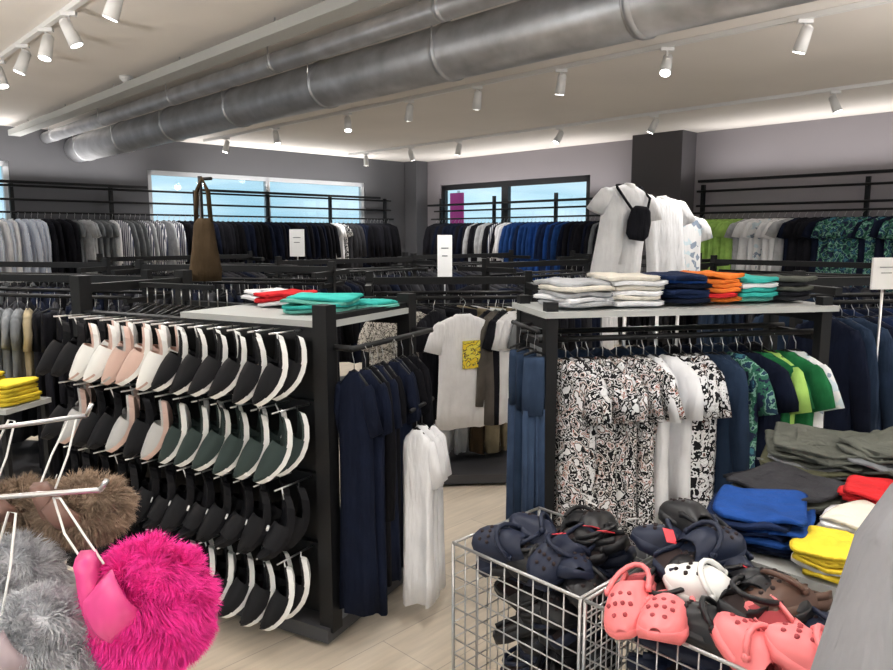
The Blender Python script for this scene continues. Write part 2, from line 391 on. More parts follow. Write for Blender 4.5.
def fill_trough(v, ang, ln, e):  # invented strip on the wall racks, added to brighten far ceiling and walls
    b = B(); box(b, (0, 0, 0), (ln, .1, .012), 'blackmetal')
    for s in (-1, 1): box(b, (0, s*.047, .015), (ln, .006, .03), 'blackmetal')
    o = b.obj('added_fill_trough'); o.location = v; o.rotation_euler = (0, 0, ang)
    arealight(o, MX(0, 0, .01), ln-.02, .08, e)
for p in (3.0, 7.4): fill_trough(R(p, .32, 2.335), aA, 3.6, 34)
for q in (2.9, 9.45): fill_trough(R(.34, q, 2.37 if q > 5 else 2.2), aB, 4.2 if q < 5 else 6.2, 30 if q < 5 else 36)
def fill_torchiere(x, y, e, h=1.85):  # invented floor-standing fill, added out of view to lift the ceiling bounce
    b = B(); cyl(b, (0, 0, 0), (0, 0, .03), .15, 'blackmetal', 24); cyl(b, (0, 0, .03), (0, 0, h-.08), .014, 'blackmetal', 8)
    cyl(b, (0, 0, h-.1), (0, 0, h), .06, 'blackmetal', 24, .22, caps=False); cyl(b, (0, 0, h-.1), (0, 0, h-.095), .06, 'blackmetal', 24)
    o = b.obj('added_fill_torchiere'); o.location = (x, y, 0); arealight(o, MX(0, 0, h-.02), .3, .3, e)
for x, y, e in ((-3.6, 2.6, 100), (3.9, 2.6, 170), (-1.4, -1.6, 120), (1.9, -1.6, 150), (-6.6, 5.6, 80)): fill_torchiere(x, y, e)
b = B(); o = Vector((-2.95, 6.9, H)); cyl(b, o, o-Vector((0, 0, .03)), .06, 'whiteplastic', 20); cyl(b, o-Vector((0, 0, .03)), o-Vector((0, 0, .06)), .05, 'whiteplastic', 20, .03); b.obj('smoke_detector')
b = B(); o = Vector((-2.45, 7.35, H)); cyl(b, o, o-Vector((0, 0, .05)), .12, 'whiteplastic', 24, .13); cyl(b, o-Vector((0, 0, .05)), o-Vector((0, 0, .07)), .13, 'whiteplastic', 24, .09); b.obj('ceiling_speaker')

# ------------------------------------------------------------------ wall racking
def wall_rack(name, side, s0, s1, levels, disp, step=1.25, htop=2.35, off=.38):
    b = B()
    def Q(s, o, z): return R(s, o, z) if side == 'A' else R(o, s, z)
    k = max(1, round((s1-s0)/step)); ang = aA if side == 'A' else aB
    for i in range(k+1):
        s = s0+(s1-s0)*i/k; p = Q(s, .12, htop/2)
        box(b, (0, 0, 0), (.05, .05, htop), 'blackmetal', MX(p.x, p.y, p.z, ang))
        for z in levels: cyl(b, Q(s, .12, z), Q(s, off, z), .012, 'blackmetal', 6)
        for z in disp: cyl(b, Q(s, .12, z), Q(s, .3, z), .01, 'blackmetal', 6)
    for z in levels: cyl(b, Q(s0, off, z), Q(s1, off, z), .014, 'blackmetal', 8)
    for z in disp: cyl(b, Q(s0, .3, z), Q(s1, .3, z), .016, 'blackmetal', 8)
    b.obj(name)
wall_rack('wall_clothing_rack', 'A', .9, 9.9, (1.95, .98), (2.12, 2.3))
wall_rack('wall_clothing_rack', 'B', .9, 5.1, (1.95, .98), (2.1,))
wall_rack('wall_clothing_rack', 'B', 6.3, 12.6, (1.95, .98), (2.25, 2.05), htop=2.35, step=2.1)
def xy(v): return (v.x, v.y)
b = B()
specA = [(.6, ['black2', 'black_cloth'], 'jacket', .8), (.5, ['black_cloth', 'navy', 'charcoal'], 'jacket', .82), (.3, ['white', 'bwleaf'], 'tee', .7),
         (2.8, ['black_cloth', 'navy', 'black2'], 'jacket', .82), (1.0, ['stripe', 'white', 'mgrey', 'lgrey', 'stripe'], 'long', .8), (.5, ['lgrey', 'mgrey', 'lgrey'], 'tee', .78), (.35, ['black2'], 'jacket', .8), (1.3, ['white', 'bluestripe', 'bluestripe', 'white', 'bluestripe'], 'long', .78), (1.5, ['black2', 'white'], 'long', .78)]
rail_clothes(b, xy(R(1.0, .38)), xy(R(9.8, .38)), 1.95, specA, .085, .25, .2)
b.obj('hanging_shirts_and_jackets')
b = B(); rail_clothes(b, xy(R(1.0, .38)), xy(R(9.8, .38)), .98, [(1, ['black_cloth', 'navy', 'charcoal'], 'trousers', .85), (1, ['denim', 'black2'], 'trousers', .85)], .11, .25, .2)
b.obj('hanging_trousers')
b = B(); rail_clothes(b, xy(R(.38, 1.0)), xy(R(.38, 5.0)), 1.95, [(1.1, ['black2', 'navy'], 'jacket', .85), (1.0, ['white', 'black2', 'lgrey', 'stripe'], 'long', .8), (1.3, ['blue', 'navy2', 'royal', 'blue'], 'jacket', .95), (.8, ['black2', 'mgrey', 'navy'], 'jacket', .85)], .085, -.3, .2)
b.obj('hanging_jackets')
b = B(); rail_clothes(b, xy(R(.38, 6.4)), xy(R(.38, 12.5)), 1.95, [(.55, ['lime', 'lime', 'lime', 'paleflor'], 'tee', .8), (.6, ['paleflor', 'white', 'lgrey', 'white'], 'tee', .78), (.3, ['navy', 'black2'], 'tee', .75), (.8, ['palm', 'palm', 'navy', 'palm'], 'tee', .85), (1.6, ['mgrey', 'palm', 'greygreen'], 'tee', .8), (1.5, ['navy', 'white'], 'tee', .8)], .09, -.7, .2)
b.obj('hanging_summer_shirts')
b = B(); rail_clothes(b, xy(R(.38, 1.0)), xy(R(.38, 12.5)), .98, [(1, ['black_cloth', 'navy', 'denim'], 'trousers', .85)], .13, -.3, .2)
b.obj('hanging_trousers')

# ------------------------------------------------------------------ floor gondolas
def gondola(name, cx, cy, ang, Ln, D, Hh, shelf=None, base=True, rails=True):
    b = B(); M = MX(cx, cy, 0, ang)
    if base: box(b, (0, 0, .05), (Ln, D, .06), 'basegrey', M); box(b, (0, 0, .01), (Ln-.1, D-.1, .02), 'blackmetal', M)
    for sx in (-1, 1):
        for sy in ((-1, 1) if shelf else (0,)):
            box(b, (sx*(Ln/2-.03), sy*(D/2-.04), (Hh+.05)/2+.03), (.05, .05, Hh-.02), 'blackmetal', M)
        box(b, (sx*(Ln/2-.03), 0, Hh-.05), (.04, D-.08, .04), 'blackmetal', M)
        box(b, (sx*(Ln/2-.03), 0, Hh-.14), (.03, D*.6, .03), 'blackmetal', M)
    if shelf:
        box(b, (0, 0, Hh-.005), (Ln+.02, D+.02, .025), shelf, M)
    else:
        box(b, (0, 0, Hh-.02), (Ln, .04, .05), 'blackmetal', M)
    if rails:
        for sy in (-1, 1): cyl(b, (-Ln/2, sy*D*.28, Hh-.12), (Ln/2, sy*D*.28, Hh-.12), .013, 'blackmetal', 8, M=M)
    b.obj(name)
    def rp(sx, sy): v = M @ Vector((sx*Ln/2*.96, sy*D*.28, 0)); return (v.x, v.y)
    return M, rp
g2a = math.radians(12); LG = 1.36; DG = .44
_fl = Vector((.41, 2.92)); G2c = (_fl.x+math.cos(g2a)*LG/2-math.sin(g2a)*DG/2, _fl.y+math.sin(g2a)*LG/2+math.cos(g2a)*DG/2)
M2, rp2 = gondola('display_gondola', *G2c, g2a, LG, DG, 1.33, 'shelfgrey')
b = B(); rail_clothes(b, rp2(-.9, -1), rp2(1, -1), 1.21, [(.95, ['floral', 'floral2', 'floral'], 'tee', .8), (.25, ['white', 'cream', 'white'], 'tee', .7), (.36, ['bwleaf', 'floral2', 'floral2'], 'tee', .76), (.2, ['denim', 'denim2'], 'long', .72), (.28, ['palm', 'palm', 'navy'], 'tee', .72), (.42, ['green', 'green', 'green', 'lime'], 'tee', .72), (.3, ['paleflor', 'floral2', 'white'], 'tee', .7)], .06, .25, .3, 1.4, ws=.76)
b.obj('hanging_printed_shirts')
b = B(); rail_clothes(b, rp2(-.8, 1), rp2(1, 1), 1.21, [(1, ['navy', 'denim', 'black2'], 'tee', .8)], .09, .3, .15, ws=.7)
b.obj('hanging_dark_shirts')
b = B()
for k in range(3):
    v = M2 @ Vector((-LG/2-.045, -.2+.1*k, 0)); garment(b, MX(v.x, v.y, 1.15, g2a+.1), 'trousers', ('denim2', 'denim', 'denim2')[k], .93, ws=.27, wave=.7)
v0 = M2 @ Vector((-LG/2-.045, -.25, 1.262)); v1 = M2 @ Vector((-LG/2-.045, .1, 1.262)); cyl(b, v0, v1, .01, 'blackmetal', 6)
cyl(b, M2 @ Vector((-LG/2-.045, 0, 1.262)), M2 @ Vector((-LG/2+.02, 0, 1.262)), .01, 'blackmetal', 6)
b.obj('hanging_jeans')
b = B()
def onG2(lx, ly, w, d, items, yaw=0, h=.02): v = M2 @ Vector((lx, ly, 0)); stack(b, v.x, v.y, 1.341, w, d, items, g2a+yaw, h, .018, .003)
onG2(-.5, -.04, .27, .3, ['lgrey', 'white', 'lgrey', 'cream', 'lgrey'], .1)
onG2(-.24, -.02, .26, .32, ['white', 'cream', 'white', 'cream', 'white', 'cream'], -.1)
onG2(-.0, .0, .23, .32, ['navy', 'navy2', 'navy2', 'navy', 'royal', 'navy2'], .05)
onG2(.2, .03, .2, .3, ['orange', 'red', 'orange', 'orange', 'orange', 'orange'], -.1)
onG2(.37, .03, .2, .3, ['mint', 'teal', 'teal', 'white', 'teal'], .1)
onG2(.56, .03, .2, .3, ['charcoal', 'black2', 'greygreen', 'charcoal', 'greygreen'])
b.obj('folded_shirts')

# left sandal gondola
P0 = Vector((-.47, 2.75, 0)); d1 = Vector((-.887, .461, 0)).normalized(); n1 = Vector((.461, .887, 0)).normalized()
a1 = math.atan2(d1.y, d1.x)
def G1(s, t, z=0.): return P0+d1*s+n1*t+Vector((0, 0, z))
def g1box(b, s, t, z, ss, st, sz, mat): p = G1(s, t); box(b, (0, 0, z), (ss, st, sz), mat, MX(p.x, p.y, 0, a1))
b = B()
L1 = 1.42; D1 = .62
g1box(b, L1/2, D1/2, .05, L1+.04, D1+.1, .06, 'basegrey')
g1box(b, L1/2, D1/2, .01, L1-.06, D1, .02, 'blackmetal')
for s, hh in ((0, 1.385), (L1, 1.46)):
    for t in (0, D1): g1box(b, s, t, hh/2+.03, .065, .065, hh-.06+.0, 'blackmetal')
    g1box(b, s, D1/2, hh-.06, .04, D1, .04, 'blackmetal')
g1box(b, .36, D1/2, 1.31, .78, D1+.04, .025, 'shelfgrey')
for t in (0, D1): g1box(b, L1/2, t, 1.27, L1, .04, .05, 'blackmetal')
g1box(b, L1/2, .06, .65, L1-.08, .02, 1.2, 'blackmetal')
rows = (1.28, .98, .68, .385)
for z in rows: g1box(b, L1/2, .03, z, L1-.06, .02, .03, 'blackmetal')
N1 = 13
for z in rows:
    for k in range(N1):
        s = .1+k*(L1-.18)/(N1-1); cyl(b, G1(s, .04, z), G1(s, -.2, z+.01), .004, 'steel', 5)
g1box(b, L1*.8, D1*.5, 1.4, .5, .025, .025, 'blackmetal')
for k in range(10):
    p = G1(.8+.06*k, D1*.5); tube(b, [(-.2, 0, -.03), (-.06, 0, .012), (0, 0, .026), (.06, 0, .012), (.2, 0, -.03)], .006, 'blackmetal', 5, MX(p.x, p.y, 1.28, a1+1.57+rnd.uniform(-.3, .3)))
    cyl(b, (p.x, p.y, 1.3), (p.x, p.y, 1.395), .003, 'steel', 5)
b.obj('sandal_display_gondola')

def sandal(b, M, mats, Ls=.27, closed=True):
    """x width, y along length (toe +), z up (top of foot)"""
    sole, upper, bed = mats
    def hwf(t): return .046*(.72+.28*math.sin(math.pi*min(1, t*1.05+.0)))*(1 if .08 < t < .93 else .72) * (1+.12*(t > .5))
    def bend(t): return .05*(2*t-1)**2
    ts = [0, .04, .14, .3, .45, .6, .75, .88, .96, 1]
    rs = []
    for t in ts:
        hw = hwf(t)*(.55 if t in (0, 1) else 1); y = (t-.5)*Ls; z = bend(t)
        rs.append([(-hw, y, z-.004), (-hw*.94, y, z-.026), (hw*.94, y, z-.026), (hw, y, z-.004)])
    rings(b, rs, sole, M, smooth=False)
    rs = []
    for t in ts:
        hw = hwf(t)*(.55 if t in (0, 1) else 1)*.99; y = (t-.5)*Ls; z = bend(t)
        rs.append([(-hw, y, z-.004), (hw, y, z-.004), (hw, y, z+.006), (0, y, z+.003), (-hw, y, z+.006)])
    rings(b, rs, bed, M, smooth=False)
    us = [(.36, .05), (.45, .06), (.58, .064), (.7, .058), (.82, .045), (.93, .028), (.985, .012)] if closed else [(.42, .045), (.55, .055), (.7, .05), (.8, .042)]
    rs = []
    for t, hh in us:
        hw = hwf(t)*1.03*(1 if t < .95 else .7); y = (t-.5)*Ls; z = bend(t)-.006
        rs.append([(-hw*math.cos(math.pi*i/10), y, z+hh*math.sin(math.pi*i/10)**.8) for i in range(11)])
    rings(b, rs, upper, M, closed=False)
    rs2 = [[(x*.93, y, z-.005) for x, y, z in r] for r in rs]
    rings(b, rs2[::-1], bed, M, closed=False)
b = B()
for ri, z in enumerate(rows):
    for k in range(N1):
        s = .09+k*(L1-.16)/(N1-1)
        fl = s/L1
        for dpt in (0, 1):
            if ri == 0: mt = ('rub_white', 'rub_black', 'rub_black') if fl < .5 else (rnd.choice([('rub_white', 'rub_beige', 'rub_beige'), ('rub_beige', 'rub_beige', 'rub_grey'), ('rub_white', 'rub_grey', 'rub_grey'), ('rub_white', 'rub_white', 'rub_beige')]) if fl < .85 else ('rub_black', 'rub_black', 'rub_black'))
            elif ri == 1: mt = ('rub_white', 'rub_green', 'rub_green') if fl < .5 else rnd.choice([('rub_black', 'rub_black', 'rub_black'), ('rub_black', 'rub_black', 'rub_black'), ('rub_beige', 'rub_grey', 'rub_grey')])
            elif ri == 2: mt = ('rub_black', 'rub_black', 'rub_black')
            else: mt = ('rub_white', 'rub_black', 'rub_black') if fl < .5 else ('rub_black', 'rub_black', 'rub_black')
            base = G1(s, -.07-.1*dpt, z-.15)
            tilt = .42+rnd.uniform(-.08, .08)
            toe = (Vector((0, 0, -1))*math.cos(tilt)+d1*math.sin(tilt))
            upv = (d1*math.cos(tilt)+Vector((0, 0, 1))*math.sin(tilt))
            tw = Matrix.Rotation(rnd.uniform(.6, 1.0), 3, 'Z')
            toe = tw @ toe; upv = tw @ upv
            xv = toe.cross(upv)
            M = Matrix(((xv.x, toe.x, upv.x, base.x), (xv.y, toe.y, upv.y, base.y), (xv.z, toe.z, upv.z, base.z), (0, 0, 0, 1)))
            sandal(b, M, mt, .26, closed=(ri != 2 or k % 2))
            tube(b, [G1(s, -.07-.1*dpt, z+.012), base-toe*.11+upv*.04], .003, 'whiteplastic' if rnd.random() < .2 else 'blackmetal', 4)
            if ri == 2 and dpt: 
                cyl(b, M @ Vector((0, .01, .058)), M @ Vector((.0, .01, .062)), .012, 'whiteplastic', 10)
b.obj('hanging_sandals')
b = B()
p = G1(.2, .27); stack(b, p.x, p.y, 1.323, .3, .28, ['mint', 'teal', 'mint', 'teal'], a1+.3, .015, .012, .003)
p = G1(.08, .46); stack(b, p.x, p.y, 1.323, .2, .2, ['mint', 'teal'], a1, .015)
p = G1(.52, .4); stack(b, p.x, p.y, 1.323, .2, .26, ['white', 'red', 'red'], a1, .018)
p = G1(.68, .45); stack(b, p.x, p.y, 1.323, .13, .24, ['black2', 'white', 'white'], a1, .018)
b.obj('folded_shirts')
# dark garments hanging on the end of the gondola
b = B()
cyl(b, G1(-.12, .0, 1.22), G1(-.12, D1+.02, 1.22), .012, 'blackmetal', 8)
for t in (.02, D1): cyl(b, G1(-.12, t, 1.22), G1(-.0, t, 1.22), .012, 'blackmetal', 8)
for k in range(9):
    p = G1(-.125+rnd.uniform(-.012, .012), .03+.052*k); garment(b, MX(p.x, p.y, 1.11, a1+.05+rnd.uniform(-.2, .2)), rnd.choice(['tee', 'tee', 'long']), rnd.choice(['black_cloth', 'navy', 'black_cloth']), .98-.025*k+rnd.uniform(-.04, .04), ws=.38, wave=1.4)
b.obj('hanging_dark_dresses')
b = B()
for k in range(3):
    p = G1(-.235+.015*k, .30+.07*k); garment(b, MX(p.x, p.y, .83, a1+.3+rnd.uniform(-.2, .2)), 'tee', 'white', .76, ws=.36, wave=1.5)
cyl(b, G1(-.235, .25, .938), G1(-.20, .5, .938), .01, 'blackmetal', 6); cyl(b, G1(-.20, .48, .938), G1(0, D1, .938), .01, 'blackmetal', 6)
b.obj('hanging_white_shirts')

# centre rack with tees
Mm, rpm = gondola('clothing_rack', .02, 4.95, math.radians(4), 1.15, .75, 1.36)
b = B()
xs = [(-.42, 'leopard', 'tee', .5), (-.34, 'leopard', 'tee', .4), (-.25, 'leopard', 'tee', .3), (-.12, 'black2', 'tee', .9), (.06, 'white', 'tee', .3), (.24, 'black2', 'tee', .9), (.29, 'taupe', 'jacket', .9), (.34, 'black2', 'tee', .9), (.41, 'white', 'tee', .7), (.48, 'white', 'tee', .6), (.53, 'mgrey', 'tee', .7)]
for x, mt, kd, yw in xs:
    hero = (x == .06)
    v = Mm @ Vector((x, -.21-(.16 if hero else 0), 0)); wsx = .85 if hero else .75
    garment(b, MX(v.x, v.y, 1.13, yw+.1), kd, mt, .74, 1., ws=wsx, wave=.5 if hero else 1)
    if hero:
        Mt = MX(v.x, v.y, 1.13, yw+.1); box(b, (.04, -.045, -.24), (.12, .012, .18), 'print', Mt)
        cyl(b, (v.x, v.y, 1.24), Mm @ Vector((x, -.2, 1.24)), .008, 'blackmetal', 6)
b.obj('hanging_tshirts')
b = B(); rail_clothes(b, rpm(-1, 1), rpm(1, 1), 1.24, [(.6, ['black2', 'charcoal'], 'trousers', .95), (.4, ['white', 'khaki', 'brown'], 'trousers', .95)], .1, .7, .1)
for x, mt in ((-.05, 'white'), (.04, 'white'), (.14, 'lgrey'), (.26, 'brown'), (.36, 'khaki')):
    v = Mm @ Vector((x, -.02, 0)); garment(b, MX(v.x, v.y, .62, .5), 'trousers', mt, .48, ws=.7)
cyl(b, Mm @ Vector((-.55, -.02, .735)), Mm @ Vector((.55, -.02, .735)), .01, 'blackmetal', 6)
b.obj('hanging_trousers')

def dark_rack(cx, cy, ang, Ln, spec, spec2=None, Hh=1.4, sp=.085, nm='hanging_clothes', yaw=.5):
    M, rp = gondola('clothing_rack', cx, cy, math.radians(ang), Ln, .75, Hh)
    b = B(); rail_clothes(b, rp(-1, -1), rp(1, -1), Hh-.12, spec, sp, yaw, .2, ws=.85); rail_clothes(b, rp(-1, 1), rp(1, 1), Hh-.12, spec2 or spec, sp*1.3, yaw, .2, ws=.85)
    b.obj(nm); return M
DK = ['black_cloth', 'black2', 'navy', 'charcoal']
ML = dark_rack(-2.75, 4.9, -14, 1.7, [(.65, ['olive', 'leopard', 'taupe', 'olive'], 'tee', .72), (.3, ['olive', 'mgrey', 'khaki'], 'tee', .6), (.75, ['black_cloth', 'black2'], 'trousers', 1.05)], [(1, DK, 'dress', .95), (1, DK, 'trousers', 1)], 1.38)
b = B()
for k, (lx, mts) in enumerate(((-.25, ['red', 'white', 'red', 'white']), (.05, ['yellow']*6), (.3, ['yellow']*5))):
    v = ML @ Vector((lx, -.62, 0)); stack(b, v.x, v.y, .655, .22, .28, mts, math.radians(-14), .024, .01)
v = ML @ Vector((.0, -.62, 0)); Mv = MX(v.x, v.y, 0, math.radians(-14)); box(b, (0, 0, .64), (.85, .34, .03), 'shelfgrey', Mv)
for sx in (-.39, .39):
    for sy in (-.15, .15): box(b, (sx, sy, .3125), (.03, .03, .625), 'blackmetal', Mv)
b.obj('folded_shirts_on_table')
dark_rack(-3.9, 6.7, -14, 1.8, [(1, ['charcoal', 'black2', 'mgrey'], 'tee', .85), (1, DK, 'jacket', .8)])
dark_rack(-1.75, 5.9, -14, 1.8, [(1, DK, 'jacket', .8), (1, DK, 'trousers', 1)])
dark_rack(-1.0, 7.6, 44, 1.8, [(1, DK, 'jacket', .8), (1, DK, 'tee', .75)])
dark_rack(-3.2, 8.7, 44, 1.9, [(1, DK, 'jacket', .8)])
dark_rack(.9, 6.9, 44, 1.6, [(1, DK, 'jacket', .8), (.4, ['mgrey', 'white'], 'tee', .7)])
dark_rack(.2, 9.4, 44, 2.0, [(1, DK, 'jacket', .8)])
dark_rack(2.75, 4.3, 10, 1.5, [(1, ['navy', 'navy', 'denim', 'navy2'], 'long', .8), (.6, ['navy', 'denim2'], 'trousers', .9)])
dark_rack(3.3, 6.9, -44, 1.6, [(1, ['denim', 'navy', 'charcoal'], 'jacket', .8)])
dark_rack(4.3, 5.6, -44, 1.4, [(1, ['denim', 'navy', 'charcoal'], 'jacket', .8)])
dark_rack(2.3, 9.0, -44, 1.8, [(1, DK, 'jacket', .8)])

def sign(x, y, z0, yaw, w=.22, h=.32):
    b = B(); M = MX(x, y, 0, yaw)
    box(b, (0, 0, z0+h/2), (w, .012, h), 'card', M)
    for k in range(2): box(b, (0, -.0075, z0+h*(.7-.18*k)), (w*(.5-.12*k), .003, h*.025), 'mgrey', M)
    cyl(b, (0, .012, .02), (0, .012, z0+h*.5), .008, 'steel', 6, M=M); box(b, (0, 0, .01), (.25, .25, .02), 'blackmetal', M)
    b.obj('sale_sign')
sign(-2.1, 10.2, 1.35, -.2, .22, .38); sign(-.02, 8.4, 1.15, .05, .17, .5); sign(2.36, 3.88, 1.36, .2, .17, .17)

# torso mannequins
def mannequin(name, x, y, z, yaw, mat, roll=0., extra=None, ln=.66, sc=.85):
    b = B(); M = MX(x, y, z, yaw, 0, roll, sc)
    garment(b, M, 'tee', mat, ln/sc, 2.2, None, 1.8, 28, sang=.4)
    def rg(hw, ht, zz): return [(hw*math.cos(2*math.pi*i/14), ht*math.sin(2*math.pi*i/14), zz) for i in range(14)]
    rings(b, [rg(.04, .04, .035), rg(.045, .045, .025), rg(.055, .05, .01), rg(.13, .05, -.05), rg(.14, .05, -.3), rg(.13, .05, -.6)], 'whiteplastic', M)
    cyl(b, (x, y, .02), (x, y, z-.45), .014, 'steel', 8); cyl(b, (x, y, 0), (x, y, .02), .16, 'steel', 20)
    if extra: extra(b, M)
    b.obj(name)
def bag(b, M):
    rs = [[(.06+hw*math.copysign(abs(math.cos(a))**.6, math.cos(a)), -.135+.035*math.sin(a), z) for a in [2*math.pi*i/16 for i in range(16)]] for z, hw in ((-.14, .05), (-.17, .08), (-.26, .1), (-.36, .095), (-.4, .06))]
    rings(b, rs, 'black2', M)
    tube(b, [(.0, -.12, -.18), (-.08, -.11, -.1), (-.13, -.06, -.02), (-.1, .02, .01), (.02, .05, .03), (.1, -.0, .02), (.15, -.08, -.06), (.12, -.12, -.18)], .011, 'black2', 5, M)
mannequin('torso_mannequin', 1.22, 4.9, 1.96, .25, 'white', .14, bag)
mannequin('torso_mannequin', 1.56, 5.3, 1.90, .4, 'white', -.12)
mannequin('torso_mannequin', 1.84, 5.7, 1.80, .2, 'paleflor', 0)

# hanging bag stand
b = B(); x, y = -1.78, 5.3
cyl(b, (x, y, 0), (x, y, .02), .15, 'blackmetal', 20); cyl(b, (x, y, .02), (x, y, 2.07), .016, 'blackmetal', 8); cyl(b, (x, y, 2.05), (x+.1, y-.05, 2.05), .012, 'blackmetal', 6)
M = MX(x+.04, y-.08, 1.55, .2)
rings(b, [[(hw*math.copysign(abs(math.cos(a))**.6, math.cos(a)), ht*math.sin(a), z) for a in [2*math.pi*i/18 for i in range(18)]] for z, hw, ht in ((.22, .05, .02), (.17, .07, .04), (0, .09, .05), (-.15, .115, .06), (-.23, .105, .05))], 'brown', M)
tube(b, [(-.05, 0, .19), (-.04, 0, .4), (0, 0, .5), (.04, 0, .4), (.05, 0, .19)], .018, 'brown', 6, M)
b.obj('handbag_display_stand')

# ------------------------------------------------------------------ folded clothes table
T0 = Vector((.70, 1.95, 0))
def T(bb, aa, z=0.): return T0+Bv*bb+A*aa+Vector((0, 0, z))
TZ = .785
b = B(); p = T(.6, .5); M = MX(p.x, p.y, 0, aB)
box(b, (0, 0, TZ-.02), (1.2, 1.0, .04), 'shelfgrey', M)
box(b, (0, 0, .35), (1.1, .9, .03), 'shelfgrey', M)
for sx in (-1, 1):
    for sy in (-1, 1): box(b, (sx*.55, sy*.45, (TZ-.04)/2), (.05, .05, TZ-.04), 'blackmetal', M)
b.obj('display_table')
b = B()
def tst(bb, aa, w, d, items, yaw=0, h=.012, mess=.02, rum=.006): p = T(bb, aa); stack(b, p.x, p.y, TZ, w, d, items, aB+yaw, h, mess, rum)
tst(.12, .15, .24, .28, ['navy', 'navy2', 'royal', 'navy2', 'royal', 'navy2', 'royal'], .2)
tst(.1, .44, .28, .3, ['charcoal', 'black2', 'charcoal', 'charcoal', 'greygreen', 'black2', 'charcoal'], -.15)
tst(.355, .10, .18, .2, ['yellow', 'white', 'yellow', 'yellow', 'yellow', 'yellow'], .1, .010)
tst(.34, .31, .19, .2, ['white', 'lgrey', 'white', 'cream', 'white', 'cream'], -.1)
tst(.34, .53, .21, .22, ['red', 'charcoal', 'red', 'red', 'red', 'red', 'red', 'red'], .1)
GG = ['greygreen', 'mgrey', 'greygreen', 'greygreen', 'greygreen', 'olive']
tst(.08, .80, .36, .36, [rnd.choice(GG) for _ in range(13)], .25, .010, .035, .011)
tst(.34, .84, .34, .36, [rnd.choice(GG) for _ in range(15)], -.2, .010, .035, .011)
tst(.65, .3, .25, .3, ['lgrey', 'mgrey', 'white', 'lgrey']); tst(.65, .7, .25, .3, ['navy', 'navy2', 'navy2'])
b.obj('folded_garments')

# ------------------------------------------------------------------ wire baskets with clogs
K0 = Vector((.02, 2.02, 0))
def KB(bb, aa, z=0.): return K0+Bv*bb+A*aa+Vector((0, 0, z))
def basket(b0, b1, depth=.4, h=.75):
    b = B(); st = .05; r = .0022
    nb = round((b1-b0)/st); na = round(depth/st); nz = round((h-.1)/st)
    for i in range(nb+1):
        s = b0+(b1-b0)*i/nb
        for a_ in (0, depth): cyl(b, KB(s, a_, .1), KB(s, a_, h), r, 'wire', 5)
        cyl(b, KB(s, 0, .1), KB(s, depth, .1), r, 'wire', 5)
    for i in range(na+1):
        a_ = depth*i/na
        for s in (b0, b1): cyl(b, KB(s, a_, .1), KB(s, a_, h), r, 'wire', 5)
        cyl(b, KB(b0, a_, .1), KB(b1, a_, .1), r, 'wire', 5)
    for k in range(nz+1):
        z = .1+(h-.1)*k/nz; rr = r if k < nz else .005
        for a_ in (0, depth): cyl(b, KB(b0, a_, z), KB(b1, a_, z), rr, 'wire', 6)
        for s in (b0, b1): cyl(b, KB(s, 0, z), KB(s, depth, z), rr, 'wire', 6)
    for s in (b0, b1):
        for a_ in (0, depth): cyl(b, KB(s, a_, 0), KB(s, a_, h), .005, 'wire', 8)
    b.obj('wire_basket')
basket(0, .455); basket(.47, 1.12)
